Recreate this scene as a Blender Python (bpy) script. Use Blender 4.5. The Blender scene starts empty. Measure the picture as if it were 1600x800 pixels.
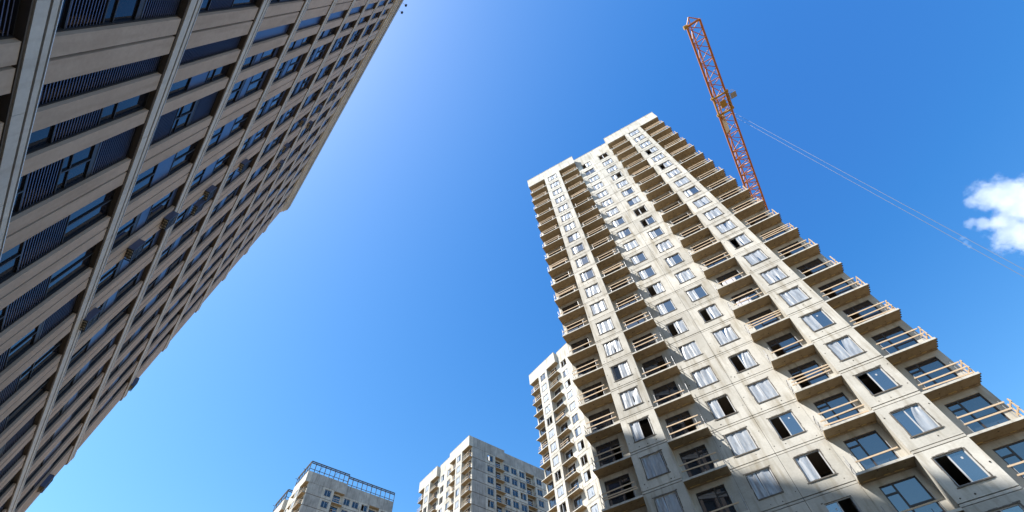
import bpy, bmesh, math, random
from mathutils import Vector, Matrix
random.seed(7)
R_ = math.radians
S = bpy.context.scene
C = S.collection

# ------------------------------------------------------------------ camera, sky, sun
EYE = 1.6
cam_d = bpy.data.cameras.new('camera'); cam = bpy.data.objects.new('camera', cam_d); C.objects.link(cam)
cam_d.sensor_fit = 'HORIZONTAL'; cam_d.sensor_width = 36.0
cam_d.lens = 36.0 * 727.23 / 1600.0
cam_d.clip_start = 0.1; cam_d.clip_end = 20000
right = Vector((0.99397249, 0.09382376, -0.05670794)).normalized()
fwd = Vector((0.0, 0.51726766, 0.85582368)).normalized()
up = right.cross(fwd).normalized()
m = Matrix((right, up, -fwd)).transposed().to_4x4(); m.translation = (0, 0, EYE)
cam.matrix_world = m
S.camera = cam

SUN = Vector((-0.51808721, -0.2367545, 0.82190812)).normalized()
w = bpy.data.worlds.new("World"); S.world = w; w.use_nodes = True
nt = w.node_tree; nt.nodes.clear()
out = nt.nodes.new('ShaderNodeOutputWorld'); bg = nt.nodes.new('ShaderNodeBackground')
sky = nt.nodes.new('ShaderNodeTexSky'); sky.sky_type = 'NISHITA'; sky.sun_disc = False
sky.sun_elevation = math.asin(SUN.z); sky.sun_rotation = math.atan2(SUN.x, SUN.y)
sky.altitude = 0; sky.air_density = 1.15; sky.dust_density = 0.65; sky.ozone_density = 2.6
hs = nt.nodes.new('ShaderNodeHueSaturation'); hs.inputs['Saturation'].default_value = 1.26; hs.inputs['Hue'].default_value = 0.497
bg.inputs['Strength'].default_value = 0.12
nt.links.new(sky.outputs[0], hs.inputs['Color']); 
# a little contrast in the red and green of the sky, as the camera's colour profile gives it
sp = nt.nodes.new('ShaderNodeSeparateColor'); cb = nt.nodes.new('ShaderNodeCombineColor'); nt.links.new(hs.outputs[0], sp.inputs[0])
for i, (k, b_) in enumerate(((1.35, -0.35), (1.3, -0.60))):
    lin = nt.nodes.new('ShaderNodeMath'); lin.operation = 'MULTIPLY_ADD'; lin.inputs[1].default_value = k; lin.inputs[2].default_value = b_
    flo = nt.nodes.new('ShaderNodeMath'); flo.operation = 'MULTIPLY'; flo.inputs[1].default_value = 0.5
    mx = nt.nodes.new('ShaderNodeMath'); mx.operation = 'MAXIMUM'; mi = nt.nodes.new('ShaderNodeMath'); mi.operation = 'MINIMUM'
    nt.links.new(sp.outputs[i], lin.inputs[0]); nt.links.new(sp.outputs[i], flo.inputs[0]); nt.links.new(lin.outputs[0], mx.inputs[0]); nt.links.new(flo.outputs[0], mx.inputs[1])
    nt.links.new(mx.outputs[0], mi.inputs[0]); nt.links.new(sp.outputs[2], mi.inputs[1]); nt.links.new(mi.outputs[0], cb.inputs[i])
nt.links.new(sp.outputs[2], cb.inputs[2]); nt.links.new(cb.outputs[0], bg.inputs[0]); nt.links.new(bg.outputs[0], out.inputs[0])
sd = bpy.data.lights.new('sun', 'SUN'); sd.energy = 5.0; sd.angle = R_(0.5); sd.color = (1.0, 0.96, 0.89)
so = bpy.data.objects.new('sun', sd); C.objects.link(so)
so.rotation_euler = SUN.to_track_quat('Z', 'Y').to_euler(); so.location = (-60, -60, 150)
S.view_settings.view_transform = 'Standard'; S.view_settings.look = 'None'
S.view_settings.exposure = 1.18; S.view_settings.gamma = 1; S.view_settings.use_curve_mapping = False
S.render.engine = 'CYCLES'
S.cycles.max_bounces = 8; S.cycles.diffuse_bounces = 4; S.cycles.volume_bounces = 8

# ------------------------------------------------------------------ helpers
class MB:
    """collects boxes, quads, tubes; build() links them as one mesh object"""
    def __init__(s): s.v = []; s.f = []; s.m = []; s.sm = []
    def box(s, x0, x1, y0, y1, z0, z1, mi=0):
        if x1 - x0 < 1e-5 or y1 - y0 < 1e-5 or z1 - z0 < 1e-5: return s
        b = len(s.v)
        s.v += [(x0,y0,z0),(x1,y0,z0),(x1,y1,z0),(x0,y1,z0),(x0,y0,z1),(x1,y0,z1),(x1,y1,z1),(x0,y1,z1)]
        for q in ((0,3,2,1),(4,5,6,7),(0,1,5,4),(1,2,6,5),(2,3,7,6),(3,0,4,7)):
            s.f.append(tuple(b+i for i in q)); s.m.append(mi)
        return s
    def quad(s, pts, mi=0):
        b = len(s.v); s.v += [tuple(p) for p in pts]; s.f.append(tuple(range(b, b+len(pts)))); s.m.append(mi); return s
    def bar(s, p, q, r, mi=0, n=6, r2=None):
        p = Vector(p); q = Vector(q); d = (q-p)
        if d.length < 1e-6: return s
        d.normalize(); a = d.orthogonal().normalized(); c = d.cross(a); b = len(s.v); r2 = r if r2 is None else r2
        for o, rr in ((p, r), (q, r2)):
            for k in range(n):
                t = 2*math.pi*k/n; s.v.append(tuple(o + a*(rr*math.cos(t)) + c*(rr*math.sin(t))))
        for k in range(n):
            k2 = (k+1) % n; s.f.append((b+k, b+k2, b+n+k2, b+n+k)); s.m.append(mi)
        s.f.append(tuple(b+k for k in reversed(range(n)))); s.m.append(mi)
        s.f.append(tuple(b+n+k for k in range(n))); s.m.append(mi)
        return s
    def beam(s, p, q, wa, wb, mi=0, upv=(0,0,1)):
        p = Vector(p); q = Vector(q); d = (q-p).normalized(); u_ = Vector(upv)
        a = d.cross(u_)
        if a.length < 1e-4: a = d.cross(Vector((1,0,0)))
        a.normalize(); c = a.cross(d).normalized(); b = len(s.v)
        for o in (p, q):
            for i, j in ((-1,-1),(1,-1),(1,1),(-1,1)):
                s.v.append(tuple(o + a*(i*wa/2) + c*(j*wb/2)))
        for q_ in ((0,1,2,3),(7,6,5,4),(0,4,5,1),(1,5,6,2),(2,6,7,3),(3,7,4,0)):
            s.f.append(tuple(b+i for i in q_)); s.m.append(mi)
        return s
    def mesh(s, name, mats, smooth=False, fix=True):
        me = bpy.data.meshes.new(name); me.from_pydata(s.v, [], s.f)
        for mm in (mats if isinstance(mats, (list, tuple)) else [mats]): me.materials.append(mm)
        me.polygons.foreach_set('material_index', s.m)
        if smooth: me.polygons.foreach_set('use_smooth', [True]*len(s.f))
        for i in s.sm: me.polygons[i].use_smooth = True
        me.update()
        if fix:
            bm = bmesh.new(); bm.from_mesh(me); bmesh.ops.recalc_face_normals(bm, faces=bm.faces); bm.to_mesh(me); bm.free()
        return me
    def build(s, name, mats, parent=None, **k):
        return obj(name, s.mesh(name, mats, **k), parent)

def obj(name, me, parent=None, loc=(0,0,0), rot=(0,0,0), scale=None):
    o = bpy.data.objects.new(name, me); C.objects.link(o); o.parent = parent
    o.location = loc; o.rotation_euler = rot
    if scale: o.scale = scale
    return o
def tag(o, label=None, cat=None, group=None, kind=None):
    if label: o['label'] = label
    if cat: o['category'] = cat
    if group: o['group'] = group
    if kind: o['kind'] = kind
    return o
def empty(name, loc, rz=0.0):
    o = bpy.data.objects.new(name, None); C.objects.link(o); o.location = loc; o.rotation_euler = (0,0,rz)
    o.empty_display_size = 0.5
    return o

# ------------------------------------------------------------------ materials
def newmat(name):
    mt = bpy.data.materials.new(name); mt.use_nodes = True
    return mt, mt.node_tree, mt.node_tree.nodes['Principled BSDF']
def simple(name, col, rough=0.7, metal=0.0, noise=0.0, scale=6.0, spec=0.5):
    mt, t, b = newmat(name)
    b.inputs['Roughness'].default_value = rough; b.inputs['Metallic'].default_value = metal
    b.inputs['Specular IOR Level'].default_value = spec
    if noise:
        tc = t.nodes.new('ShaderNodeTexCoord'); n = t.nodes.new('ShaderNodeTexNoise'); n.inputs['Scale'].default_value = scale; n.inputs['Detail'].default_value = 5
        mx = t.nodes.new('ShaderNodeMix'); mx.data_type = 'RGBA'
        mx.inputs[6].default_value = (*[c*(1-noise) for c in col], 1); mx.inputs[7].default_value = (*[min(1, c*(1+noise)) for c in col], 1)
        t.links.new(tc.outputs['Object'], n.inputs['Vector']); t.links.new(n.outputs['Fac'], mx.inputs[0]); t.links.new(mx.outputs[2], b.inputs['Base Color'])
    else: b.inputs['Base Color'].default_value = (*col, 1)
    return mt

def concrete(name, c0, c1, stain, cellx=3.0, cellz=3.0, bump=0.25, cell=0.22):
    """panel concrete: fine grain, blotches, downward streaks, slight tint per cast panel"""
    mt, t, b = newmat(name); N = t.nodes; L = t.links
    tc = N.new('ShaderNodeTexCoord')
    n1 = N.new('ShaderNodeTexNoise'); n1.inputs['Scale'].default_value = 0.55; n1.inputs['Detail'].default_value = 7; n1.inputs['Roughness'].default_value = 0.6
    n2 = N.new('ShaderNodeTexNoise'); n2.inputs['Scale'].default_value = 9; n2.inputs['Detail'].default_value = 6
    mp = N.new('ShaderNodeMapping'); mp.inputs['Scale'].default_value = (2.6, 2.6, 0.32)
    n3 = N.new('ShaderNodeTexNoise'); n3.inputs['Scale'].default_value = 1.0; n3.inputs['Detail'].default_value = 5
    # per panel tint
    dv = N.new('ShaderNodeVectorMath'); dv.operation = 'DIVIDE'; dv.inputs[1].default_value = (cellx, 4.0, cellz)
    fl = N.new('ShaderNodeVectorMath'); fl.operation = 'FLOOR'
    wn = N.new('ShaderNodeTexWhiteNoise'); wn.noise_dimensions = '3D'
    oi = N.new('ShaderNodeObjectInfo')
    for a, bb in ((tc.outputs['Object'], n1.inputs['Vector']), (tc.outputs['Object'], n2.inputs['Vector']), (tc.outputs['Object'], mp.inputs['Vector']),
                  (mp.outputs[0], n3.inputs['Vector']), (tc.outputs['Object'], dv.inputs[0]), (dv.outputs[0], fl.inputs[0]), (fl.outputs[0], wn.inputs['Vector'])):
        L.new(a, bb)
    m1 = N.new('ShaderNodeMix'); m1.data_type = 'RGBA'; m1.inputs[6].default_value = (*c0, 1); m1.inputs[7].default_value = (*c1, 1)
    r1 = N.new('ShaderNodeMapRange'); r1.inputs['From Min'].default_value = 0.35; r1.inputs['From Max'].default_value = 0.68
    L.new(n1.outputs['Fac'], r1.inputs['Value']); L.new(r1.outputs[0], m1.inputs[0])
    m2 = N.new('ShaderNodeMix'); m2.data_type = 'RGBA'; m2.inputs[7].default_value = (*stain, 1)
    r2 = N.new('ShaderNodeMapRange'); r2.inputs['From Min'].default_value = 0.5; r2.inputs['From Max'].default_value = 0.72; r2.inputs['To Max'].default_value = 0.72
    L.new(n3.outputs['Fac'], r2.inputs['Value']); L.new(r2.outputs[0], m2.inputs[0]); L.new(m1.outputs[2], m2.inputs[6])
    # multiply by tint and grain
    ad = N.new('ShaderNodeMath'); ad.operation = 'MULTIPLY_ADD'; ad.inputs[1].default_value = cell; ad.inputs[2].default_value = 1.0 - cell*0.6
    L.new(wn.outputs['Value'], ad.inputs[0])
    gr = N.new('ShaderNodeMath'); gr.operation = 'MULTIPLY_ADD'; gr.inputs[1].default_value = 0.24; gr.inputs[2].default_value = 0.88
    L.new(n2.outputs['Fac'], gr.inputs[0])
    mm = N.new('ShaderNodeMath'); mm.operation = 'MULTIPLY'; L.new(ad.outputs[0], mm.inputs[0]); L.new(gr.outputs[0], mm.inputs[1])
    sc = N.new('ShaderNodeVectorMath'); sc.operation = 'SCALE'; L.new(m2.outputs[2], sc.inputs[0]); L.new(mm.outputs[0], sc.inputs['Scale'])
    L.new(sc.outputs[0], b.inputs['Base Color'])
    b.inputs['Roughness'].default_value = 0.9; b.inputs['Specular IOR Level'].default_value = 0.2
    bp = N.new('ShaderNodeBump'); bp.inputs['Strength'].default_value = bump; bp.inputs['Distance'].default_value = 0.02
    L.new(n2.outputs['Fac'], bp.inputs['Height']); L.new(bp.outputs[0], b.inputs['Normal'])
    return mt

M = {}
M['panel'] = concrete('panel_concrete', (0.41,0.39,0.347), (0.545,0.523,0.475), (0.26,0.225,0.165))
M['slab'] = concrete('slab_concrete', (0.30,0.235,0.15), (0.37,0.295,0.2), (0.22,0.16,0.095), cell=0.1)  # browner than the panels: the shade of the undersides is in this colour
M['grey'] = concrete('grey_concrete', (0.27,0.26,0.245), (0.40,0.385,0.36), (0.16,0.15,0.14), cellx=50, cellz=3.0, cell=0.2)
M['joint'] = simple('joint_shadow_gap', (0.055,0.048,0.04), 0.95)
M['mortar'] = simple('mortar_trim', (0.11,0.098,0.085), 0.95, noise=0.35, scale=5)
M['pvc'] = simple('window_frame_grey', (0.42,0.43,0.45), 0.45)
M['dframe'] = simple('door_frame_brown', (0.035,0.028,0.028), 0.5)
M['wood'] = simple('plank_wood', (0.50,0.375,0.25), 0.8, noise=0.25, scale=3)
M['steel'] = simple('steel_post', (0.30,0.30,0.31), 0.5, metal=0.5)
M['dark'] = simple('dark_interior', (0.36,0.31,0.26), 0.95)
M['leak'] = simple('light_leak_strip', (0.62,0.46,0.2), 0.9)  # yellow colour painting the light that leaks between slab and wall
def glass(name, tint, ior=1.9, rough=0.01):
    mt, t, b = newmat(name)
    b.inputs['Base Color'].default_value = (*tint, 1); b.inputs['Roughness'].default_value = rough; b.inputs['IOR'].default_value = ior
    b.inputs['Specular IOR Level'].default_value = 0.5
    n = t.nodes.new('ShaderNodeTexNoise'); n.inputs['Scale'].default_value = 1.2; n.inputs['Detail'].default_value = 1
    tc = t.nodes.new('ShaderNodeTexCoord'); bp = t.nodes.new('ShaderNodeBump'); bp.inputs['Strength'].default_value = 0.02
    t.links.new(tc.outputs['Object'], n.inputs['Vector']); t.links.new(n.outputs['Fac'], bp.inputs['Height']); t.links.new(bp.outputs[0], b.inputs['Normal'])
    return mt
M['glass'] = glass('window_glass', (0.02,0.028,0.04), 2.7)
M['door_glass'] = glass('door_glass', (0.018,0.024,0.035), 2.3)
M['glass_dark'] = glass('facade_glass', (0.012,0.013,0.02), 1.38)
M['glass_flank'] = glass('flank_glass', (0.015,0.025,0.045), 1.75)
def film_mat():
    mt, t, b = newmat('plastic_film')
    b.inputs['Base Color'].default_value = (0.345,0.375,0.42,1); b.inputs['Roughness'].default_value = 0.3
    b.inputs['Specular IOR Level'].default_value = 0.6
    tc = t.nodes.new('ShaderNodeTexCoord'); mp = t.nodes.new('ShaderNodeMapping'); mp.inputs['Scale'].default_value = (5,5,1.1); mp.inputs['Rotation'].default_value = (0,0.5,0)
    n = t.nodes.new('ShaderNodeTexNoise'); n.inputs['Scale'].default_value = 1.3; n.inputs['Detail'].default_value = 2.5; n.inputs['Distortion'].default_value = 0.5
    oi = t.nodes.new('ShaderNodeObjectInfo'); ad = t.nodes.new('ShaderNodeVectorMath'); ad.operation = 'ADD'
    sc = t.nodes.new('ShaderNodeMath'); sc.operation = 'MULTIPLY'; sc.inputs[1].default_value = 37
    t.links.new(oi.outputs['Random'], sc.inputs[0]); t.links.new(tc.outputs['Object'], ad.inputs[0]); t.links.new(sc.outputs[0], ad.inputs[1])
    t.links.new(ad.outputs[0], mp.inputs[0]); t.links.new(mp.outputs[0], n.inputs['Vector'])
    bp = t.nodes.new('ShaderNodeBump'); bp.inputs['Strength'].default_value = 0.3; bp.inputs['Distance'].default_value = 0.04
    t.links.new(n.outputs['Fac'], bp.inputs['Height']); t.links.new(bp.outputs[0], b.inputs['Normal'])
    rp = t.nodes.new('ShaderNodeMapRange'); rp.inputs['From Min'].default_value = 0.42; rp.inputs['From Max'].default_value = 0.75; rp.inputs['To Min'].default_value = 0.04; rp.inputs['To Max'].default_value = 0.34
    t.links.new(n.outputs['Fac'], rp.inputs['Value'])
    tr = t.nodes.new('ShaderNodeBsdfTransparent'); ms = t.nodes.new('ShaderNodeMixShader'); mo = t.nodes['Material Output']
    t.links.new(rp.outputs[0], ms.inputs[0]); t.links.new(b.outputs[0], ms.inputs[1]); t.links.new(tr.outputs[0], ms.inputs[2]); t.links.new(ms.outputs[0], mo.inputs['Surface'])
    return mt
M['film'] = film_mat()

# ------------------------------------------------------------------ ground
gm = simple('site_soil', (0.165,0.118,0.065), 1.0, noise=0.25, scale=0.05)
g = MB(); g.quad([(-4000,-4000,0),(4000,-4000,0),(4000,4000,0),(-4000,4000,0)])
tag(g.build('ground', gm), kind='structure')

# ------------------------------------------------------------------ panel-built apartment towers
P = 1.02; WT = 23.85; FH = 3.0; NF = 25; ROOF = NF*FH; DEP = 26.0
COLS = dict(A=(0,3.05), B=(3.05,5.85), C=(5.85,8.85), D1=(8.85,11.90), D2=(11.90,14.95), E=(14.95,18.0), F=(18.0,20.75), G=(20.75,23.85))
WIN = dict(B=(3.70,5.20), D1=(9.60,11.10), D2=(12.70,14.20), F=(18.62,20.12))
DOOR = dict(A=(0.35,2.3), C=(6.2,8.1), E=(15.68,17.6), G=(21.5,23.4))
WZ0, WZ1 = 0.85, 2.50

def ring(mb, x0, x1, y0, y1, z0, z1, hole, mi=0, ax='x'):
    """wall panel with a window opening"""
    hx0, hx1, hz0, hz1 = hole
    B = (lambda a,b,c,d: mb.box(a,b,y0,y1,c,d,mi)) if ax == 'x' else (lambda a,b,c,d: mb.box(y0,y1,a,b,c,d,mi))
    B(x0,hx0,z0,z1); B(hx1,x1,z0,z1); B(hx0,hx1,z0,hz0); B(hx0,hx1,hz1,z1)

def dots(mb, rng, x0, x1, y, z, hole):
    for _ in range(rng.choice((2,3,3,4))):
        e = rng.random()
        if e < 0.5: x = rng.uniform(x0+0.25, x1-0.25); zz = z + rng.choice((rng.uniform(0.3,0.6), 0.36))
        else: x = rng.choice((x0+0.16, x1-0.16)); zz = z + rng.uniform(0.5, 2.6)
        r = rng.uniform(0.026, 0.048)
        mb.bar((x, y+0.02, zz), (x, y-0.004, zz), r, 1, 7)

def tower_wall(seed, side):
    rng = random.Random(seed); mb = MB(); PT = 0.24
    for fl in range(NF):
        z = fl*FH
        za, zb = z+0.165, z+2.962
        for c in ('B','F'):
            x0, x1 = COLS[c]; h = (*WIN[c], z+WZ0, z+WZ1)
            o_ = rng.uniform(0.0, 0.014); ring(mb, x0, x1, o_, PT, za+rng.uniform(0,0.02), zb-rng.uniform(0,0.02), h); mb.box(x0+0.004, x1-0.004, 0.015, PT, z, z+0.13)
            mb.box(x0+0.02, x1-0.02, 0.07, PT-0.01, z-0.03, z+0.16, 1)
            mb.box(x0, x0+0.2, PT, P, z, z+2.985); mb.box(x1-0.2, x1, PT, P, z, z+2.985)
            dots(mb, rng, x0, x1, 0, z, h)
        for c in ('D1','D2'):
            x0, x1 = COLS[c]; x0 += 0.012; x1 -= 0.012; h = (*WIN[c], z+WZ0, z+WZ1)
            ring(mb, x0, x1, P+rng.uniform(-0.007,0.007), P+PT, za+rng.uniform(0,0.02), zb-rng.uniform(0,0.02), h); mb.box(x0+0.004, x1-0.004, P+0.015, P+PT, z, z+0.13)
            mb.box(x0+0.02, x1-0.02, P+0.07, P+PT-0.01, z-0.03, z+0.16, 1)
            mb.box(x0-0.03, x0+0.02, P+0.07, P+PT-0.01, z, z+2.97, 1)
            dots(mb, rng, x0, x1, P, z, h)
        for c in ('A','C','E','G'):
            x0, x1 = COLS[c]; dx0, dx1 = DOOR[c]
            if c == 'A': x1 -= 0.0
            ring(mb, x0, x1, P+0.002, P+PT, z+0.0, z+2.84, (dx0, dx1, z+0.08, z+2.45))
    mb2 = mb
    # flank walls and back
    if not side:
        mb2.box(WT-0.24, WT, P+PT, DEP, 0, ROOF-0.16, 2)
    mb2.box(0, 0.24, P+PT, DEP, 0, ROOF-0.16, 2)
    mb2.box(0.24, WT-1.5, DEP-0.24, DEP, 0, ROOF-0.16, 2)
    if side:
        X = WT; XR = WT-1.0
        for fl in range(NF):
            z = fl*FH; za, zb = z+0.07, z+2.93
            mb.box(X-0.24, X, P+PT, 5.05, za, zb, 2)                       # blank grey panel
            mb.box(X-0.20, X-0.06, P+PT, 5.03, z-0.04, z+0.05, 1)
            ring(mb, 5.08, 8.2, X-0.24, X-0.004, za, zb, (5.75,7.45,z+WZ0,z+WZ1), 0, 'y')
            mb.box(X-0.20, X-0.06, 5.06, 8.18, z-0.04, z+0.05, 1)
            mb.box(XR, X-0.24, 8.0, 8.2, z, z+2.985)
            ring(mb, 8.2, 11.3, XR-0.24, XR-0.002, z, z+2.84, (8.6,10.5,z+0.08,z+2.45), 0, 'y')
            for a, b, wa, wb in ((11.32,13.75,11.75,13.35),(13.77,16.35,14.2,15.9),(16.37,19.0,16.85,18.55),(22.1,25.95,22.75,24.4)):
                ring(mb, a, b, XR-0.24, XR, za, zb, (wa,wb,z+WZ0,z+WZ1), 0, 'y'); mb.box(XR-0.20, XR-0.06, a, b, z-0.04, z+0.05, 1)
            mb.box(XR-1.2, XR-0.24, 18.8, 19.0, z, z+2.985); mb.box(XR-1.2, XR-0.24, 22.1, 22.3, z, z+2.985)
            ring(mb, 19.0, 22.1, XR-1.24, XR-1.0, z, z+2.84, (19.5,21.5,z+0.08,z+2.45), 0, 'y')
    return mb.mesh('wall', [M['panel'], M['joint'], M['grey']])

def tower_core(side):
    mb = MB(); x1 = WT-0.3 - (2.2 if side else 0)
    mb.box(0.3, x1-3.0, P+3.6, DEP-0.4, -4, ROOF-0.2)
    for fl in range(NF+1):
        z = fl*FH
        if fl < NF: mb.box(0.26, x1, P+0.26, DEP-0.3, z-0.15, z-0.01)
    for x in (3.0, 5.9, 8.8, 11.9, 14.9, 18.0, 20.7):
        mb.box(x-0.08, x+0.08, P+0.26, P+3.6, 0, ROOF-0.17)
    mb.box(0.05, WT-1.3, P+0.3, DEP-0.3, -5, -0.02)
    return mb.mesh('inner_wall', [M['dark']])

def tower_parapet(side):
    mb = MB(); z = ROOF; h = 2.75
    for a, b in ((0, 8.85), (14.95, WT)):
        segs = [a, a+3.05, a+5.85, b] if a == 0 else [a, a+3.05, a+5.8, b]
        for i in range(3):
            mb.box(segs[i]+0.006, segs[i+1]-0.006, 0, 0.2, z-0.14, z+h)
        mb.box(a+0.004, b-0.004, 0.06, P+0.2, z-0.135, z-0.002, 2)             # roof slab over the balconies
        mb.box(a+0.006, a+0.2, 0.2, P+0.2 if a else DEP, z, z+h); mb.box(b-0.2, b-0.006, 0.2, P+0.2, z, z+h)
        mb.box(a-0.03, b+0.03, -0.03, 0.24, z+h, z+h+0.06)
        for i in (1, 2): mb.box(segs[i]-0.02, segs[i]+0.02, 0.05, 0.19, z-0.1, z+h-0.02, 1)
    for a, b in ((8.85, 11.90), (11.90, 14.95)):
        mb.box(a+0.008, b-0.008, P, P+0.2, z-0.02, z+3.2); mb.box(a, b, P-0.03, P+0.24, z+3.2, z+3.26)
    mb.box(11.88, 11.92, P+0.05, P+0.19, z, z+3.1, 1)
    mb.box(0.2, WT-1.3, P+0.2, DEP, z-0.15, z-0.001, 2)
    if side:
        XR = WT-1.0
        mb.box(WT-0.2, WT, P+0.2, 5.05, z+0.0, z+h, 3); mb.box(WT-0.2, WT, 5.07, 8.2, z, z+h, 3); mb.box(WT-0.2, WT, 8.22, 11.3, z-0.14, z+h, 3)
        mb.box(XR, WT-0.2, 11.1, 11.3, z-0.14, z+h, 3); mb.box(XR-0.24, WT-0.21, 8.2, 11.09, z-0.13, z-0.01, 2)
        for a, b in ((11.32,16.35),(16.37,21.0),(21.02,25.95)): mb.box(XR-0.2, XR, a, b, z-0.02, z+h+0.25, 3)
        mb.box(WT-0.24, WT+0.03, 0.0, 11.33, z+h+0.002, z+h+0.055); mb.box(XR-0.24, XR+0.03, 11.34, 25.98, z+h+0.25, z+h+0.31)
        mb.box(XR-1.2, XR-0.2, 19.0, 22.1, z-0.14, z-0.02, 2)
    else:
        mb.box(WT-0.2, WT-0.01, P+0.2, DEP, z, z+h, 3)
    return mb.mesh('parapet', [M['panel'], M['joint'], M['slab'], M['grey']])

def slab_mesh(wd, dep, seed, pegs=False):
    rng = random.Random(seed); mb = MB()
    mb.box(0.006, wd-0.006, 0.03, dep, -0.135, 0.0); mb.box(0.004, wd-0.004, 0, 0.028, -0.132, 0.002, 3)  # pale strip on the same slab: sunlit front edge put into the colour
    mb.box(0.02, wd-0.02, dep-0.13, dep-0.01, -0.20, -0.137)                    # bearing beam along the wall
    x = 0.2
    while x < wd-0.5:
        l = rng.uniform(0.2, 0.75)
        if rng.random() < 0.75: mb.box(x, x+l, dep-0.165, dep-0.134, -0.165, -0.139, 1)  # dashed strips painted as light leaks along the wall line
        x += l + rng.uniform(0.12, 0.5)
    for _ in range(3):
        a = rng.uniform(0.3, wd-0.3); b = rng.uniform(0.2, dep-0.3); mb.bar((a,b,-0.13),(a,b,-0.142), rng.uniform(0.02,0.05), 2, 7)
    if pegs:
        for k in range(4): mb.box(wd-0.01, wd+0.09, 0.12+0.24*k, 0.2+0.24*k, -0.11, -0.03, 2)
    # loose stuff on the deck edge
    if rng.random() < 0.5: mb.box(wd*0.45, wd*0.8, 0.25, 0.5, 0.001, 0.09)
    return mb.mesh('balcony', [M['slab'], M['leak'], M['joint'], M['panel']])

def rail_mesh(wd, dep, seed, ends, pegs=False):
    rng = random.Random(seed); mb = MB()
    j = lambda a=0.05: rng.uniform(-a, a)
    a, b = 0.14, wd-0.14
    hs_ = [0.52+j(), 1.02+j()]
    q_ = rng.random()
    if q_ < 0.1: hs_.insert(0, 0.14)
    elif q_ < 0.17: hs_.pop()
    elif q_ < 0.25: hs_.insert(0, 0.78)
    for h in hs_:
        xa = a + rng.uniform(0, 0.25); xb = b - rng.uniform(0, 0.25)
        mb.beam((xa, 0.075, h+j(0.05)), (xb, 0.075, h+j(0.05)), 0.035, 0.085, 0)
    for x in (a+0.28+j(), b-0.42+j()):
        mb.bar((x, 0.11, 0.0), (x, 0.115, 1.16), 0.017, 1, 6)
        mb.bar((x, 0.11, 0.0), (x, 0.02, 0.0), 0.017, 1, 6)
    for e in ends:
        x = 0.07 if e < 0 else wd-0.07
        for h in hs_[-2:]:
            if pegs: mb.beam((x, 0.10, h+j(0.04)), (x, dep-0.05, h+j(0.04)), 0.035, 0.10, 0)
            else: mb.bar((x, 0.10, h+j(0.04)), (x, dep-0.02, h+j(0.04)), 0.022, 1)
        for y in (0.2+j(), dep-0.3+j()):
            if pegs: mb.box(x-0.03, x+0.03, y-0.04, y+0.04, 0.0, 1.15+j(0.1), 0)
            else: mb.bar((x, y, 0.0), (x, y, 1.12+j(0.08)), 0.02, 1)
    return mb.mesh('railing', [M['wood'], M['steel']])

def window_frame_mesh(wd, ht, seed):
    """grey window frame; origin at lower left outer corner on the wall face, y inward"""
    rng = random.Random(seed); mb = MB(); t = 0.055; ya, yb = 0.075, 0.135
    mb.box(0, wd, ya, yb, 0, t); mb.box(0, wd, ya, yb, ht-t, ht); mb.box(0, t, ya, yb, t, ht-t); mb.box(wd-t, wd, ya, yb, t, ht-t)
    mx = wd*0.45; mb.box(mx-0.035, mx+0.035, ya, yb, t, ht-t)
    # ragged dark mortar and foam around the opening, standing just proud of the panel
    for k in range(7):
        for side in range(4):
            q0, q1 = k/7, (k+1)/7; wv = rng.uniform(0.035, 0.085)
            if side == 0: mb.box(wd*q0, wd*q1, -0.006, 0.07, -wv, -0.001, 1)
            if side == 1: mb.box(wd*q0, wd*q1, -0.006, 0.07, ht+0.001, ht+wv, 1)
            if side == 2: mb.box(-wv, -0.001, -0.006, 0.07, ht*q0, ht*q1, 1)
            if side == 3: mb.box(wd+0.001, wd+wv, -0.006, 0.07, ht*q0, ht*q1, 1)
    for (x, z) in ((-0.09, -0.05), (wd+0.09, -0.05), (-0.08, ht+0.04), (wd+0.06, ht+0.05)):
        if rng.random() < 0.7: mb.box(x-0.06, x+0.06, -0.008, 0.02, z-0.03, z+0.03, 1)
    mb.box(-0.03, wd+0.03, -0.035, 0.06, -0.075, -0.0, 1)
    return mb.mesh('window', [M['pvc'], M['mortar']])

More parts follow.
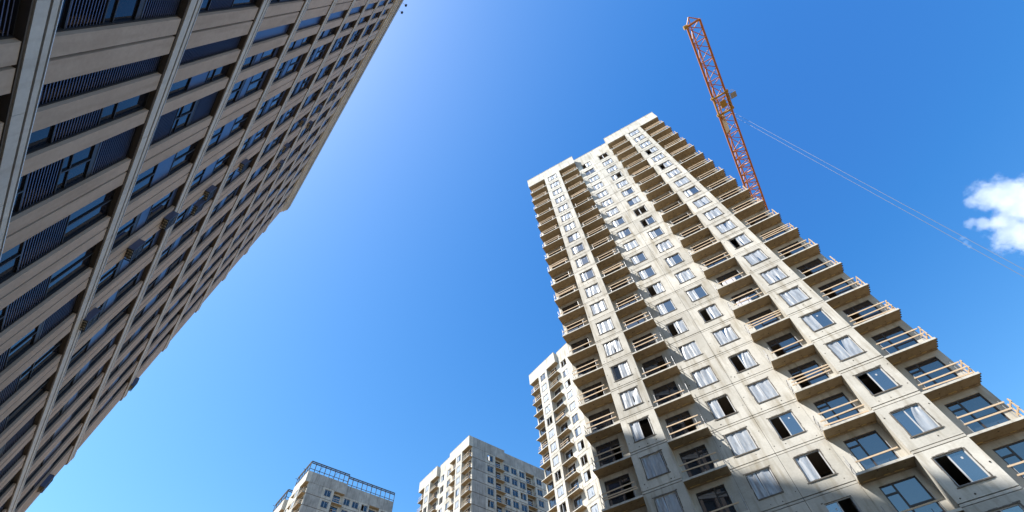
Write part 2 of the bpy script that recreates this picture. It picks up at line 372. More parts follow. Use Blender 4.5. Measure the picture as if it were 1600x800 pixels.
def pane_mesh(wd, ht, state, seed, gl='glass'):
    """two panes: W film over glass, B bare glass, K opened to the dark room, H film torn loose"""
    rng = random.Random(seed); mb = MB(); t = 0.055; mx = wd*0.45
    spans = ((t, mx-0.035), (mx+0.035, wd-t))
    for (a, b), s in zip(spans, state):
        if s != 'K':
            mb.quad([(a,0.11,t),(b,0.11,t),(b,0.11,ht-t),(a,0.11,ht-t)], 0)
        else:   # sash turned inwards, seen as a thin edge
            d = (b-a)*0.9
            if rng.random() < 0.5:
                mb.box(b-0.03, b, 0.14, 0.14+d, t, ht-t, 2)
        if s in 'WH':
            nx, nz = 14, 7; base = len(mb.v)
            tear = rng.uniform(0.35, 0.6) if s == 'H' else 0
            ph = rng.uniform(0, 6); am = rng.uniform(0.014, 0.03); sk = rng.uniform(-2.5, 2.5); f1 = rng.uniform(5, 9); f2 = rng.uniform(13, 19); gap = rng.uniform(0, 0.10) if rng.random() < 0.6 else 0
            sl = rng.uniform(-0.12, 0.12)
            for iz in range(nz+1):
                for ix in range(nx+1):
                    q, r = ix/nx, iz/nz
                    hi = ht-t
                    xx = a + (b-a)*(q*(1-gap*r) + tear*r*r*(1-q)*0.9)
                    yy = 0.078 + am*math.sin(ph + f1*q + sk*r) + 0.45*am*math.sin(f2*q - 1.7*sk*r + 2*ph) + 0.3*am*math.sin(5*r + 3*q)
                    if s == 'H': yy -= 0.05*r*q
                    mb.v.append((xx, yy, t + (hi-t)*r*(1 - (0.12*q if s == 'H' else 0))))
            for iz in range(nz):
                for ix in range(nx):
                    i = base + iz*(nx+1) + ix
                    mb.f.append((i, i+1, i+nx+2, i+nx+1)); mb.m.append(1); mb.sm.append(len(mb.f)-1)
        if s == 'B' and rng.random() < 0.5:   # maker's sticker on the bare glass
            sx = a + (b-a)*rng.uniform(0.2, 0.6); mb.box(sx, sx+0.09, 0.1, 0.108, ht*0.72, ht*0.72+0.12, 2)
    return mb.mesh('pane', [M[gl], M['film'], M['pvc']], fix=False)

def door_meshes(wd, ht, flip, opened, seed):
    mb = MB(); t = 0.07; ya, yb = 0.06, 0.13; s = (lambda a, b: (wd-b, wd-a)) if flip else (lambda a, b: (a, b))
    def bx(a, b, c, d, mi=0, yy=(ya, yb)): a, b = s(a, b); mb.box(a, b, yy[0], yy[1], c, d, mi)
    bx(0, wd, 0, t); bx(0, wd, ht-t, ht); bx(0, t, t, ht-t); bx(wd-t, wd, t, ht-t)
    dw = wd*0.36; bx(dw-0.05, dw+0.05, t, ht-t)
    bx(t, dw-0.05, ht-0.55, ht-0.45); bx(dw+0.05, wd-t, 1.0, 1.1); bx(dw+0.05, wd-t, 0.35, 0.42)
    fr = mb.mesh('balcony_door', [M['dframe']])
    g = MB()
    def q(a, b, c, d, y=0.095):
        a, b = s(a, b); g.quad([(a,y,c),(b,y,c),(b,y,d),(a,y,d)])
    q(t, dw-0.05, ht-0.45, ht-t); q(dw+0.05, wd-t, 1.1, ht-t); q(dw+0.05, wd-t, 0.42, 1.0); q(dw+0.05, wd-t, t, 0.35)
    if not opened:
        q(t, dw-0.05, t, ht-0.55)
    return fr, g.mesh('pane', [M['door_glass']], fix=False)

WF = [window_frame_mesh(1.5, WZ1-WZ0, 100+i) for i in range(6)]
_pc = {}
def panes(state, v, gl='glass'):
    k = (state, v, gl)
    if k not in _pc: _pc[k] = pane_mesh(1.5, WZ1-WZ0, state, sum(ord(ch)*(i+3) for i, ch in enumerate(state)) + 31*v, gl)
    return _pc[k]
SL = {}; RL = {}
for c, (a, b) in dict(A=COLS['A'], C=COLS['C'], E=COLS['E'], G=COLS['G']).items():
    ends = {'A': (-1,), 'C': (1,), 'E': (-1,), 'G': (1,)}[c]
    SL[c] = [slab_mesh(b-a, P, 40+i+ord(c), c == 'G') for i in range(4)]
    RL[c] = [rail_mesh(b-a, P, 80+i+ord(c), ends, c == 'G') for i in range(9)]
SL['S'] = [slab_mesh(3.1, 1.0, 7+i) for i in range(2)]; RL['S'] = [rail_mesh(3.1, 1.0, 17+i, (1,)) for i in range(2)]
DM_ = {}
for c in 'ACEG':
    for op in (0, 1): DM_[c, op] = door_meshes(DOOR[c][1]-DOOR[c][0], 2.37, c in 'AC', op, 3)
DM_['S', 0] = door_meshes(1.9, 2.37, False, 0, 4); DM_['S', 1] = door_meshes(1.9, 2.37, False, 1, 4)
MESH = {}

def tower(name, loc, psi, label, floors, states, seed, side=False, no_rail=0.0):
    rng = random.Random(seed)
    root = empty(name, loc, psi); tag(root, label, 'apartment tower', 'unfinished apartment towers')
    k = ('w', side)
    if k not in MESH: MESH[k] = (tower_wall(5+side, side), tower_core(side), tower_parapet(side))
    wl, co, pa = MESH[k]
    obj('wall', wl, root); obj('inner_wall', co, root); obj('parapet', pa, root)
    for fl in range(floors):
        z = ROOF - (fl+1)*FH
        for c in ('B','D1','D2','F'):
            st = states(c, fl, rng)
            y = 0 if c in 'BF' else P
            wo = obj('window', rng.choice(WF), root, (WIN[c][0], y, z+WZ0))
            obj('pane', panes(st, rng.randrange(7)), wo)
        for c in 'ACEG':
            a = COLS[c][0]
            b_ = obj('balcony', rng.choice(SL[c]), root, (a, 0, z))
            if rng.random() >= no_rail: obj('railing', rng.choice(RL[c]), b_)
            fr, gl = DM_[c, 1 if rng.random() < 0.55 else 0]
            d_ = obj('balcony_door', fr, root, (DOOR[c][0], P, z+0.08)); obj('pane', gl, d_)
        if side:
            rz = math.pi/2
            for (wa, xx, sc) in ((5.75, WT-0.004, 1.7/1.5), (11.75, WT-1.0, 1.6/1.5), (14.2, WT-1.0, 1.7/1.5), (16.85, WT-1.0, 1.7/1.5), (22.75, WT-1.0, 1.65/1.5)):
                wo = obj('window', rng.choice(WF), root, (xx, wa, z+WZ0), (0,0,rz), (sc,1,1))
                obj('pane', panes(rng.choice(('BB','BB','BB','BB','KB','BB','BB')), rng.randrange(7), 'glass_flank'), wo)
            for (ya, xx) in ((8.2, WT), (19.0, WT-1.0)):
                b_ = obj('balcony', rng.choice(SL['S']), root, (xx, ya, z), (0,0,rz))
                obj('railing', rng.choice(RL['S']), b_)
                fr, gl = DM_['S', rng.randrange(2)]
                d_ = obj('balcony_door', fr, root, (xx-1.0, ya+(0.4 if ya < 10 else 0.55), z+0.08), (0,0,rz)); obj('pane', gl, d_)
    return root

# which panes are filmed, bare or open, floor by floor from the top
T1 = dict(
 F ='WW WH WW KW WW KW WW WW WB WW WW WH KW WW WW WW WB WH KB BH KB KB WB'.split(),
 D2='KK WW WW WK WW WB BW KK KB WB WW WB WW WB KW WH KH WW KB WK BK BB BB'.split(),
 D1='KW BB WW WW WW WW WW WB WB WW WB WB KW WB KW HW WW WK WW WW WH WB WW'.split(),
 B ='WW WW WW WW WW WW WW BW WB WB WB WW WW WW WW BW WW WK WW WW WH BB WW'.split())
def st1(c, fl, rng): return T1[c][fl] if fl < len(T1[c]) else 'WW'
def st2(c, fl, rng): return rng.choice(('WW','WW','WB','BW','WW','KK','WK','BB'))

def base(u0, O, psi):
    return (O[0] + u0*math.cos(psi), O[1] + u0*math.sin(psi), O[2] - ROOF + EYE)
psi1 = R_(-24.2507)
tower('apartment_tower', base(-20.75, (23.0903, 23.2834, 74.9785), psi1), psi1,
      'tallest unfinished pale concrete tower at the right, stacked balconies, its foot in shadow', 23, st1, 11)
psi2 = R_(-47.0)
tower('apartment_tower', (0.85, 80.93, 67.22+9.0-ROOF+EYE), psi2,
      'narrow sunlit slice of unfinished concrete tower directly behind the tallest tower', 13, st2, 12, no_rail=0.5)
tower('apartment_tower', (-32.25, 117.65, 76.65-ROOF+EYE), psi2,
      'unfinished concrete tower at bottom centre, bare roof, sunlit balconies and grey shaded flank', 10, st2, 13, side=True)
t4 = tower('apartment_tower', (-75.78, 124.11, 76.31-ROOF+EYE), psi2,
      'unfinished grey concrete tower with a dark steel frame around its roof', 8, st2, 14, side=True)
# steel frame around the roof of that tower
M['darksteel'] = simple('dark_steel', (0.085,0.08,0.075), 0.8, spec=0.2)
def fence(pts_a, pts_b, z0, z1, step, extra=()):
    fr = MB()
    a = Vector(pts_a); b = Vector(pts_b); n = max(1, int((b-a).length/step)); 
    for zz in (z1, z1-0.45): fr.beam((a.x,a.y,zz), (b.x,b.y,zz), 0.2, 0.2)
    fr.beam((a.x,a.y,z0+0.75), (b.x,b.y,z0+0.75), 0.11, 0.11)
    for k in range(n+1):
        p = a.lerp(b, k/n); fr.beam((p.x,p.y,z0), (p.x,p.y,z1), 0.17 if k % 2 else 0.13, 0.15)
    for q, r in extra: fr.beam(q, r, 0.08, 0.08)
    fr.build('roof_frame', M['darksteel'], t4)
zr = ROOF+2.8
fence((WT-0.12, 0.1, 0), (WT-0.12, 11.2, 0), zr, ROOF+5.65, 1.35, [((WT-0.12, y, zr), (WT-0.12, y+1.3, ROOF+5.2)) for y in (2.2, 6.5)])
fence((WT-1.1, 11.4, 0), (WT-1.1, 25.9, 0), zr, ROOF+5.75, 1.35)
fence((WT-8.8, 0.1, 0), (WT-0.3, 0.1, 0), zr, ROOF+5.65, 1.6, [((x, 0.1, ROOF+5.2), (x, -0.55, ROOF+5.2)) for x in (WT-8.8, WT-3.7)])
fence((0.1, 0.1, 0), (8.55, 0.1, 0), zr, ROOF+5.65, 1.6, [((0.1, 0.1, ROOF+5.2), (0.1, -0.55, ROOF+5.2))])
fence((8.7, 0.2, 0), (8.7, 4.0, 0), zr, ROOF+5.65, 1.6)

# ------------------------------------------------------------------ finished tower on the left, in its own shade
M['terra'] = concrete('terracotta_pier', (0.43,0.335,0.27), (0.49,0.39,0.32), (0.37,0.285,0.225), cellx=0.7, cellz=6.29, bump=0.1, cell=0.1)
M['belt'] = concrete('belt_stone', (0.52,0.50,0.48), (0.60,0.575,0.54), (0.44,0.41,0.38), cellx=3, cellz=6.29, bump=0.1, cell=0.06)
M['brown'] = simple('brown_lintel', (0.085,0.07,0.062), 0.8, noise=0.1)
M['flash'] = simple('white_flashing', (0.72,0.74,0.76), 0.4, metal=0.2)
M['blackf'] = simple('facade_frame', (0.02,0.02,0.024), 0.5)
M['louvre'] = simple('louvre_slat', (0.10,0.115,0.20), 0.4, metal=0.4)
M['blank'] = simple('spandrel_panel', (0.045,0.052,0.10), 0.3, metal=0.3)
DB = 7.25; nL = Vector((0.744, 0.668, 0)).normalized(); thL = math.atan2(nL.x, -nL.y)  # x axis along the facade
thL = math.atan2(0.744, -0.668)
lroot = empty('high_rise_building', (-nL.x*DB, -nL.y*DB, 0), thL)
tag(lroot, 'finished brown tower filling the left side, pale belt courses between tall terracotta piers', 'high-rise')
LC = 45.0; LX0 = -12.0; YP = 0.06; YW = 0.20; BH = 6.29
def bz(k): return 12.39 + EYE + BH*k       # top edge of belt course k
NB = 9; ZR = bz(8) + BH                    # soffit of the cornice
wl = MB()
wl.box(LX0, LC-0.5, YW+0.45, 20.0, 0, ZR+2.4)
wl.build('wall', M['blackf'], lroot)
# piers: (start, end, groove)
piers = [(6.92,8.25,True),(9.08,9.70,False),(10.6,11.17,False)] + [(12.86+2.985*k, 14.11+2.985*k, True) for k in range(10)] + [(42.66,LC,True)]
piers += [(3.4,4.7,True),(0.4,1.7,True),(-2.6,-1.3,True),(-5.6,-4.3,True),(-8.6,-7.3,True),(-12.0,-10.3,True)]
piers.sort()
for (a, b, gr) in piers:
    p = MB()
    if gr:
        c = a + (b-a)*0.47; lim = [(a, c-0.05), (c+0.05, b)]
        p.box(c-0.05, c+0.05, YP+0.09, YW+0.44, 0, ZR, 1)
        if b == LC: 
            lim = [(a, a+0.6), (a+0.7, a+1.3), (a+1.4, b)]; p.box(a+0.6, a+0.7, YP+0.09, YW+0.44, 0, ZR, 1); p.box(a+1.3, a+1.4, YP+0.09, YW+0.44, 0, ZR, 1)
            p.v = p.v[8:]; p.f = [tuple(i-8 for i in q) for q in p.f[6:]]; p.m = p.m[6:]
    else: lim = [(a, b)]
    for k in range(-2, NB+1):
        z0 = bz(k-1) + 0.03 if k > -2 else 0; z1 = bz(k) - 0.76
        for (x0, x1) in lim:
            p.box(x0, x1, YP, YW+0.44, z0, z1)
    p.build('pier', [M['terra'], M['brown']], lroot)
# end wall of the building beyond the corner
ew = MB(); ew.box(LC-0.48, LC-0.02, YW+0.46, 20, 0, ZR); ew.build('end_wall', M['terra'], lroot)
rng0 = random.Random(9)
for k in range(-1, NB):
    zt = bz(k); b = MB(); xe = LC+0.5
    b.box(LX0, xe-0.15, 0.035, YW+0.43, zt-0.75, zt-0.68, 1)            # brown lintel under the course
    x = LX0
    while x < xe-0.1:                                                  # stone course in lengths
        x2 = min(x+2.985, xe-0.1); b.box(x+0.006, x2-0.006, rng0.uniform(-0.004,0.004), YW+0.43, zt-0.677, zt-0.30); x = x2
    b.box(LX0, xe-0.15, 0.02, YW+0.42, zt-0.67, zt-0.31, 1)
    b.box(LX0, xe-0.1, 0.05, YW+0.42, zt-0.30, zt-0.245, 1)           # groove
    b.box(LX0, xe, -0.015, YW+0.43, zt-0.245, zt-0.06)                # upper lip
    b.box(LX0, xe, 0.03, YW+0.42, zt-0.06, zt-0.025, 3)  # black strip painting the shadow gap below the flashing
    b.box(LX0, xe+0.05, -0.035, YW+0.30, zt-0.025, zt, 2)              # metal flashing
    b.box(xe-0.55, xe-0.1, YW+0.44, 3.2, zt-0.677, zt-0.06)           # return round the corner
    b.build('belt_course', [M['belt'], M['brown'], M['flash'], M['blackf']], lroot)
cn = MB()
cn.box(LX0, LC+0.45, -0.0, YW+0.43, ZR, ZR+0.55); cn.box(LX0, LC+0.5, -0.20, YW+0.43, ZR+0.56, ZR+0.95, 0); cn.box(LX0, LC+0.4, -0.1, YW+0.4, ZR+0.95, ZR+1.06, 1)
cn.box(LX0, LC+0.55, -0.32, YW+0.43, ZR+1.06, ZR+1.5, 0); cn.box(LX0, LC+0.5, -0.3, 1.2, ZR+1.5, ZR+1.58, 1); cn.box(LX0, LC+0.6, -0.45, 1.2, ZR+1.58, ZR+2.85, 2)
cn.box(LX0, LC+0.6, -0.47, 1.3, ZR+2.85, ZR+3.0, 3)
cn.build('cornice', [M['belt'], M['brown'], M['grey'], M['flash']], lroot)

# windows between the piers: two storeys of dark glazing and louvred or plain spandrels in every module
def bay_mesh(wd, kind, seed):
    rng = random.Random(seed); H = BH-0.75-0.03; mb = MB(); lvs = []; t = 0.05
    cuts = {0: [(0,.62,'g'),(.62,1.95,'l'),(1.95,3.3,'g'),(3.3,3.55,'k'),(3.55,H,'l')],
            1: [(0,1.9,'g'),(1.9,2.2,'k'),(2.2,3.1,'p'),(3.1,4.9,'g'),(4.9,H,'p')],
            2: [(0,H,'l')], 3: [(0,2.0,'g'),(2.0,3.5,'p'),(3.5,H,'g')],
            4: [(0,1.2,'g'),(1.2,3.1,'l'),(3.1,H,'g')], 5: [(0,H,'p')]}[kind]
    for (a, b, s) in cuts:
        mb.box(0, wd, YW, YW+0.08, a, a+t, 0)
        if s == 'g':
            dz = rng.uniform(-0.012, 0.012)
            gi = 2 if rng.random() < 0.14 else 1
            mb.quad([(0,YW+0.05+dz,a+t),(wd,YW+0.05-dz,a+t),(wd,YW+0.05-dz,b),(0,YW+0.05+dz,b)], gi)
            if rng.random() < 0.2: mb.box(0, wd, YW+0.01, YW+0.08, a+(b-a)*0.3, a+(b-a)*0.3+0.05, 0)
            if wd > 1.2: mb.box(wd*0.5-0.03, wd*0.5+0.03, YW+0.0, YW+0.08, a+t, b, 0)
        elif s == 'p': lv = MB(); lvs.append(lv); lv.box(0.02, wd-0.02, YW+0.02, YW+0.06, a+t, b, 1)
        elif s == 'k': mb.box(0, wd, YW+0.01, YW+0.05, a+t, b, 0)
        else:
            lv = MB(); lvs.append(lv); z = a+t+0.03
            while z < b-0.06:
                lv.quad([(0.03,YW+0.015,z),(wd-0.03,YW+0.015,z),(wd-0.03,YW+0.085,z+0.075),(0.03,YW+0.085,z+0.075)], 0)
                lv.quad([(0.03,YW+0.015,z),(wd-0.03,YW+0.015,z),(wd-0.03,YW+0.015,z+0.028),(0.03,YW+0.015,z+0.028)], 0)
                z += 0.115
            lv.box(0.0, 0.03, YW, YW+0.09, a+t, b, 2); lv.box(wd-0.03, wd, YW, YW+0.09, a+t, b, 2)
    mb.box(0, 0.05, YW-0.02, YW+0.1, 0, H, 0); mb.box(wd-0.05, wd, YW-0.02, YW+0.1, 0, H, 0); mb.box(0, wd, YW, YW+0.08, H-0.04, H, 0)
    return mb.mesh('window', [M['blackf'], M['glass_dark'], M['glass']], fix=False), [l.mesh('louvre_panel', [M['louvre'], M['blank'], M['blackf']], fix=False) for l in lvs]
bays = []
for (a, b) in zip(piers[:-1], piers[1:]):
    for k in range(0, NB+1):
        zb = bz(k-1); bays.append((a[1], b[0], k, zb))
camL = 0.0
bays.sort(key=lambda t: (0.5*(t[0]+t[1]))**2 + 52 + (t[3]+3-EYE)**2)
bays = [b for b in bays if b[1] > -1.0 and b[0] > 3.0]
_bm = {}; rest = MB(); rng = random.Random(3); cnt = 0
for (a, b, k, zb) in bays:
    wd = round(b-a, 3); 
    if k == NB-0: kind = 3
    elif a > 11 and a < 13 and k < 3: kind = 0
    elif 9.6 < a < 9.8 and k < 2: kind = 4
    elif 8.2 < a < 8.3: kind = 2 if k < 3 else 5
    elif a < 6.95 and k < 3: kind = rng.choice((0,4))
    elif k <= 1: kind = rng.choice((0,4,4,0))
    else: kind = rng.choice((1,1,3,3,1))
    key = (wd, kind, rng.randrange(4))
    if key not in _bm: _bm[key] = bay_mesh(*key)
    wm, lm = _bm[key]
    if cnt < 99:
        wo = obj('window', wm, lroot, (a, 0, zb+0.01))
        for l in lm: obj('louvre_panel', l, wo)
    else:
        for me_, off in [(wm, 0)] + [(l, 3) for l in lm]:
            base_i = len(rest.v); rest.v += [(v.co.x+a, v.co.y, v.co.z+zb+0.01) for v in me_.vertices]
            for pl in me_.polygons: rest.f.append(tuple(base_i+i for i in pl.vertices)); rest.m.append(pl.material_index+off)
    cnt += 1
if rest.f:
    ro = rest.build('window', [M['blackf'], M['glass_dark'], M['glass'], M['louvre'], M['blank'], M['blackf']], lroot, fix=False); ro['kind'] = 'stuff'

# air conditioner baskets hung on the facade
M['bask'] = simple('basket_metal', (0.05,0.05,0.055), 0.5, metal=0.4)
M['acbox'] = simple('conditioner_case', (0.45,0.40,0.28), 0.6)
M['acside'] = simple('basket_side_sheet', (0.10,0.12,0.2), 0.35, metal=0.5)  # blue tint paints the sky reflected in the side sheet
def basket_meshes():
    wd, dp, ht = 0.75, 0.30, 0.9
    f = MB()
    for z in (0, ht*0.5, ht):
        f.box(0, wd, -dp, -dp+0.04, z, z+0.04); f.box(0, 0.04, -dp, 0, z, z+0.04); f.box(wd-0.04, wd, -dp, 0, z, z+0.04)
        for x in (0.19, 0.37, 0.56): f.box(x-0.015, x+0.015, -dp+0.04, 0, z+0.002, z+0.03)
    for x in (0, wd-0.04): f.box(x, x+0.04, -dp-0.002, -dp+0.042, 0, ht+0.04)
    for k in range(8): f.box(0.04, wd-0.04, -dp+0.005, -dp+0.02, 0.07+k*0.093, 0.1+k*0.093)
    f.box(-0.012, 0.0, -dp, 0, 0.05, ht, 1)
    u = MB()
    for z in (0.045, ht*0.5+0.045):
        u.box(0.06, 0.69, -dp+0.08, -0.05, z, z+0.4); u.bar((0.37,-dp+0.08,z+0.2),(0.37,-dp+0.06,z+0.2),0.16,1,14)
        u.box(0.2, 0.55, -dp+0.16, -0.12, z-0.012, z, 1)
    return f.mesh('air_conditioner_basket', [M['bask'], M['acside']]), u.mesh('conditioner_unit', [M['acbox'], M['bask']])
bkm, acm = basket_meshes()
def lpt(px_L, px_z, D):   # facade coordinates measured on a plane 6.76 m away, moved out to distance D
    return px_L*D/6.76, px_z*D/6.76 + EYE
spots = [(18.94,20.09),(18.69,22.79),(19.78,26.34),(19.18,27.31),(22.18,18.23),(19.15,32.06),(22.19,43.65),(24.95,45.38),(19.92,45.67),(19.87,50.76),(16.99,50.97),(21.68,50.02),(19.87,56.48),(42.95,30.65),(41.98,20.99)]
rows = []
for (l_, z_) in spots:
    D = 7.05 if l_ < 40 else 6.95
    x, z = lpt(l_, z_, D); rows.append((z, x, l_ > 40))
rows.sort()
words = ['lowest','second lowest','third lowest','fourth lowest','fifth lowest','sixth lowest','seventh lowest','sixth from the top','fifth from the top','fourth from the top','third from the top','second from the top','topmost']
ii = 0; xl = Matrix.Rotation(thL, 4, 'Z'); corner_i = 0
for (z, x, cn_) in rows:
    x = min(x, LC-1.0) if cn_ else x
    p = xl @ Vector((x-0.37, YP+0.0, 0)) + lroot.location
    o = obj('air_conditioner_basket', bkm, None, (p.x, p.y, z-0.5), (0,0,thL)); obj('conditioner_unit', acm, o)
    if cn_:
        lab = 'dark basket jutting past the brown tower\'s far corner, ' + ('lower of two against the sky' if corner_i == 0 else 'upper of two against the sky'); corner_i += 1
    else:
        lab = 'dark air conditioner basket on the brown facade, ' + words[ii] + ' one there'; ii += 1
    tag(o, lab, 'basket', 'air conditioner baskets on the brown tower')
# two small floodlights standing out from the cornice
for i, (l_, z_, lab) in enumerate(((9.1, 71.9, 'tiny dark floodlight on an arm off the brown tower roof edge, upper of two'), (10.2, 71.9, 'tiny dark floodlight on an arm off the brown tower roof edge, lower of two'))):
    D = 6.55; x = l_*D/6.76
    r = empty('floodlight', tuple(xl @ Vector((x, -0.46, ZR+2.92)) + lroot.location), thL); tag(r, lab, 'floodlight', 'floodlights on the roof edge')
    a = MB(); a.bar((0,0.2,0.1),(0,-0.42,0.22),0.02); a.build('arm', M['steel'], r)
    h = MB(); h.box(-0.16,0.16,-0.66,-0.42,0.1,0.36); h.build('lamp_head', M['blackf'], r)

# ------------------------------------------------------------------ tower crane behind the right tower
M['orange'] = simple('crane_paint', (0.42,0.135,0.014), 0.45, noise=0.15, scale=1.5)
M['yellow'] = simple('trolley_paint', (0.38,0.21,0.03), 0.6)
M['white'] = simple('white_board', (0.8,0.8,0.78), 0.6)
M['rope'] = simple('hoist_rope', (0.12,0.12,0.125), 0.6)
tip = Vector((34.408, 9.971, 85.0+EYE)); root_ = Vector((50.383, 42.551, 85.0+EYE)); dirj = (root_-tip).normalized()
JL = 50.0; mastp = tip + dirj*JL
crane = empty('tower_crane', (mastp.x, mastp.y, 0)); crane.rotation_euler = (0,0,math.atan2(-dirj.y, -dirj.x))
tag(crane, 'orange lattice tower crane jib reaching up from behind the tallest tower', 'crane')
# local: x from mast to tip, origin on the ground
ZJ = 85.0+EYE
j_ = MB(); br = MB()
def wj(x): return 2.55 - 0.3*max(0, min(1, (x-10)/40))
xs = [1.5]
while xs[-1] < JL-0.5: xs.append(xs[-1] + (1.9 if xs[-1] < 24 else 3.75))
xs[-1] = JL
for a, b in zip(xs[:-1], xs[1:]):
    wa, wb = wj(a)/2, wj(b)/2; hz = 1.9; mid = (a+b)/2; wm = wj(mid)/2
    for s in (-1, 1):
        j_.beam((a, s*wa, ZJ), (b, s*wb, ZJ), 0.3, 0.3)
        br.bar((a, s*wa, ZJ), (mid, 0, ZJ+hz), 0.075); br.bar((b, s*wb, ZJ), (mid, 0, ZJ+hz), 0.075)
    br.beam((a, -wa, ZJ-0.01), (a, wa, ZJ-0.01), 0.13, 0.13)
    br.bar((a, -wa, ZJ), (mid, wm, ZJ), 0.07); br.bar((mid, wm, ZJ), (b, -wb, ZJ), 0.07)
for a, b in zip(xs[:-2], xs[1:-1]):
    j_.bar(((a+b)/2, 0, ZJ+1.9), ((b+xs[xs.index(b)+1])/2, 0, ZJ+1.9), 0.13)
we = wj(JL)/2
br.beam((JL, -we, ZJ), (JL, we, ZJ), 0.3, 0.4); br.bar((JL, -we, ZJ), (JL+0.9, 0, ZJ+1.3), 0.09); br.bar((JL, we, ZJ), (JL+0.9, 0, ZJ+1.3), 0.09); br.bar((JL-1.8, 0, ZJ+1.9), (JL+0.9, 0, ZJ+1.3), 0.09)
j_.build('jib', M['orange'], crane); br.build('bracing', M['orange'], crane)
hd = MB(); hd.bar((JL+0.1, -we, ZJ-0.15), (JL+0.1, -we-0.55, ZJ-0.15), 0.35, 0, 12); hd.build('end_pulley', M['yellow'], crane)
ms = MB()
for sx in (-1.2, 1.2):
    for sy in (-1.2, 1.2): ms.beam((sx, sy, 0), (sx, sy, ZJ+3), 0.22, 0.22)
zz = 0
while zz < ZJ:
    for (a, b) in (((-1.2,-1.2),(1.2,-1.2)),((1.2,-1.2),(1.2,1.2)),((1.2,1.2),(-1.2,1.2)),((-1.2,1.2),(-1.2,-1.2))):
        ms.bar((a[0],a[1],zz),(b[0],b[1],zz+2.9),0.06); ms.bar((a[0],a[1],zz),(b[0],b[1],zz),0.06)
    zz += 2.9
ms.build('mast', M['orange'], crane)
cj = MB()
for s in (-1, 1): cj.beam((-16, s*1.0, ZJ), (0, s*1.0, ZJ), 0.22, 0.22)
for k in range(9): cj.bar((-16+2*k, -1, ZJ), (-16+2*k, 1, ZJ), 0.06)
cj.box(-16, -13, -1.2, 1.2, ZJ-2.2, ZJ-0.2); cj.build('counter_jib', M['orange'], crane)
# trolley, basket, ropes
inv = Matrix.Rotation(-crane.rotation_euler.z, 4, 'Z')
tl = inv @ (Vector((41.698, 23.189, 0)) - Vector((mastp.x, mastp.y, 0))); TX = tl.x
t = MB()
for x in (TX-2.1, TX+1.4):
    t.box(x-0.15, x+0.15, -1.45, 1.45, ZJ-0.62, ZJ-0.40)
for s in (-1.3, 1.3):
    t.box(TX-2.2, TX+1.6, s-0.1, s+0.1, ZJ-0.6, ZJ-0.36)
    for x in (TX-2.1, TX+1.4): t.bar((x, s-0.28, ZJ-0.2), (x, s+0.28, ZJ-0.2), 0.26, 0, 10)
for k in range(5): t.bar((TX-2+0.8*k, -1.25, ZJ-0.5), (TX-1.6+0.8*k, 1.25, ZJ-0.5), 0.07)
t.box(TX-1.0, TX+0.3, -0.5, 0.5, ZJ-0.8, ZJ-0.4)
t.build('trolley', M['yellow'], crane)
bs = MB(); s0 = 2.5
bs.box(TX-0.2, TX+0.9, s0-1.0, s0, ZJ-0.95, ZJ-0.87)
for z_ in (ZJ-0.3, ZJ+0.25):
    bs.beam((TX-0.2, s0-1.0, z_), (TX+0.9, s0-1.0, z_), 0.06, 0.06); bs.beam((TX-0.2, s0-1.0, z_), (TX-0.2, s0, z_), 0.06, 0.06); bs.beam((TX+0.9, s0-1.0, z_), (TX+0.9, s0, z_), 0.06, 0.06)
for x in (TX-0.2, TX+0.35, TX+0.9): bs.beam((x, s0-1.0, ZJ-0.9), (x, s0-1.0, ZJ+0.25), 0.06, 0.06)
bs.build('maintenance_basket', M['steel'], crane)
bd = MB(); bd.box(TX-6.6, TX-2.6, -1.15, -0.25, ZJ+0.12, ZJ+0.2); bd.build('board', M['white'], crane)
rp = MB()
RX = TX-2.9
for (x, y) in ((RX, 1.1), (RX-0.9, 1.1)): rp.bar((x, y, ZJ-0.5), (x, y, 14.0), 0.018, 0, 6)
rp.build('hoist_rope', M['rope'], crane)
hk = MB(); hk.box(RX-1.0, RX+0.1, 1.25, 1.75, 13.0, 14.0); hk.bar((RX-0.45,1.5,13.0),(RX-0.45,1.5,12.2),0.1)
for k in range(8):
    a0, a1 = math.pi*(0.5-k*0.19), math.pi*(0.5-(k+1)*0.19)
    hk.bar((RX-0.45+0.3*math.cos(a0)*1, 1.5, 11.9+0.3*math.sin(a0)), (RX-0.45+0.3*math.cos(a1), 1.5, 11.9+0.3*math.sin(a1)), 0.07)
hk.build('hook_block', M['yellow'], crane)

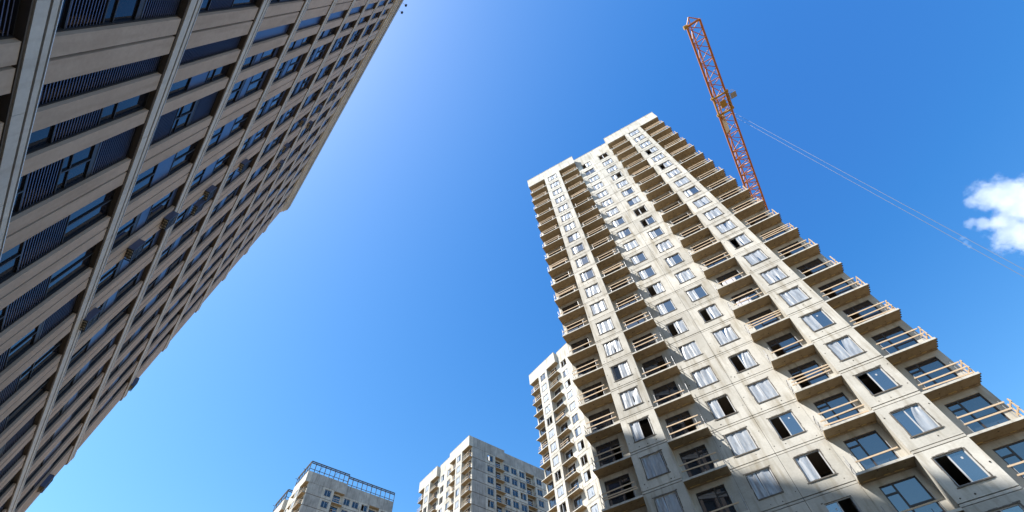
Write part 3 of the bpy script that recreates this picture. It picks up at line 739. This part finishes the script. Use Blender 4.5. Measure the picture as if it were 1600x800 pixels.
# ------------------------------------------------------------------ clouds: real vapour far behind the towers
def ray(px, py):
    d = right*((px-800)/727.23) + up*(-(py-400)/727.23) + fwd
    return d.normalized()
def cloud(name, blobs, dist, dens, label, nscale, thr=0.62):
    """blobs: picture direction and radius in metres, only to say where the heaps of vapour stand; 3-D noise eats their edges"""
    mt = bpy.data.materials.new(name+'_vapour'); mt.use_nodes = True; t = mt.node_tree; t.nodes.clear(); N = t.nodes; L = t.links
    tc = N.new('ShaderNodeTexCoord'); no = N.new('ShaderNodeTexNoise'); no.inputs['Scale'].default_value = nscale; no.inputs['Detail'].default_value = 7; no.inputs['Roughness'].default_value = 0.68
    L.new(tc.outputs['Object'], no.inputs['Vector'])
    cs = [(ray(x, y)*dist*k, r) for (x, y, r, k) in blobs]
    cen = sum((c for c, r in cs), Vector())/len(cs)
    last = None
    for c, r in cs:
        sb = N.new('ShaderNodeVectorMath'); sb.operation = 'DISTANCE'; sb.inputs[1].default_value = c - cen; L.new(tc.outputs['Object'], sb.inputs[0])
        f_ = N.new('ShaderNodeMath'); f_.operation = 'MULTIPLY_ADD'; f_.inputs[1].default_value = -1.0/r; f_.inputs[2].default_value = 1.0; L.new(sb.outputs['Value'], f_.inputs[0])
        if last is None: last = f_
        else:
            mx = N.new('ShaderNodeMath'); mx.operation = 'SMOOTH_MAX'; mx.inputs[2].default_value = 0.15; L.new(last.outputs[0], mx.inputs[0]); L.new(f_.outputs[0], mx.inputs[1]); last = mx
    a = N.new('ShaderNodeMath'); a.operation = 'MULTIPLY_ADD'; a.inputs[1].default_value = 2.3; L.new(no.outputs['Fac'], a.inputs[0]); L.new(last.outputs[0], a.inputs[2])
    mr = N.new('ShaderNodeMapRange'); mr.inputs['From Min'].default_value = thr+0.8; mr.inputs['From Max'].default_value = thr+1.08; mr.inputs['To Max'].default_value = dens
    L.new(a.outputs[0], mr.inputs['Value'])
    v = N.new('ShaderNodeVolumeScatter'); v.inputs['Anisotropy'].default_value = 0.3; v.inputs['Color'].default_value = (0.965,0.968,0.975,1)
    L.new(mr.outputs[0], v.inputs['Density']); o_ = N.new('ShaderNodeOutputMaterial'); L.new(v.outputs[0], o_.inputs['Volume'])
    bm = bmesh.new()
    lo = Vector((min(c[i]-cen[i]-r*1.1 for c, r in cs) for i in range(3))); hi = Vector((max(c[i]-cen[i]+r*1.1 for c, r in cs) for i in range(3)))
    bmesh.ops.create_icosphere(bm, subdivisions=3, radius=1.0)
    for vv in bm.verts:
        vv.co = Vector(((lo[i]+hi[i])/2 + vv.co[i]*(hi[i]-lo[i])*0.62 for i in range(3)))
    me = bpy.data.meshes.new(name); bm.to_mesh(me); bm.free(); me.materials.append(mt)
    o = obj(name, me, None, (cen.x, cen.y, cen.z+EYE)); tag(o, label, 'cloud')
    return o
cloud('cloud', [(1545,308,27,1.0),(1572,306,30,1.02),(1594,318,34,1.0),(1535,348,13,0.99),(1518,347,11,0.99),(1567,345,22,1.0),(1578,372,27,1.0),(1610,372,36,1.0),(1625,320,44,1.02)], 800, 0.03,
      'white puffy cumulus cloud at the right edge of the blue sky', 0.045, 0.66)

cloud('cloud', [(1503,372,5,1.0),(1508,380,5,1.0),(1514,385,4,1.0)], 800, 0.02,
      'tiny faint wisp of cloud left of the big white cloud', 0.11, 0.66)

# two film-wrapped bundles left on balconies of the tall tower
M['wrap'] = simple('wrapping_film', (0.55,0.54,0.58), 0.35, noise=0.12, scale=4)
M['band'] = simple('strapping_band', (0.12,0.12,0.13), 0.6)
o1 = base(-20.75, (23.0903, 23.2834, 74.9785), psi1); r1 = Matrix.Rotation(psi1, 4, 'Z')
for k, (x, jf, hh, lab) in enumerate(((16.3, 14, 0.85, 'pale film-wrapped bundle standing on a balcony, upper of two'), (16.2, 15, 0.95, 'pale film-wrapped bundle standing on a balcony, lower of two'))):
    p = Vector(o1) + r1 @ Vector((x, 0.55, ROOF - jf*FH + 0.004))
    bm = bmesh.new(); bmesh.ops.create_cube(bm, size=1.0)
    for v in bm.verts: v.co = Vector((v.co.x*1.15, v.co.y*0.5, (v.co.z+0.5)*hh))
    bmesh.ops.bevel(bm, geom=bm.edges[:], offset=0.07, segments=2, affect='EDGES')
    bmesh.ops.subdivide_edges(bm, edges=bm.edges[:], cuts=1, use_grid_fill=True)
    rr_ = random.Random(k)
    for v in bm.verts:
        if v.co.z > 0.06: v.co += Vector((rr_.uniform(-0.02,0.02), rr_.uniform(-0.02,0.02), rr_.uniform(-0.02,0.02)))
    me = bpy.data.meshes.new('wrapped_bundle'); bm.to_mesh(me); bm.free(); me.materials.append(M['wrap'])
    o = obj('wrapped_bundle', me, None, tuple(p), (0,0,psi1)); tag(o, lab, 'bundle', 'wrapped bundles on balconies')
    for bx_ in (-0.3, 0.3):
        bb = MB(); bb.box(bx_-0.02, bx_+0.02, -0.275, 0.275, 0.01, hh+0.02); bb.build('strap', M['band'], o)
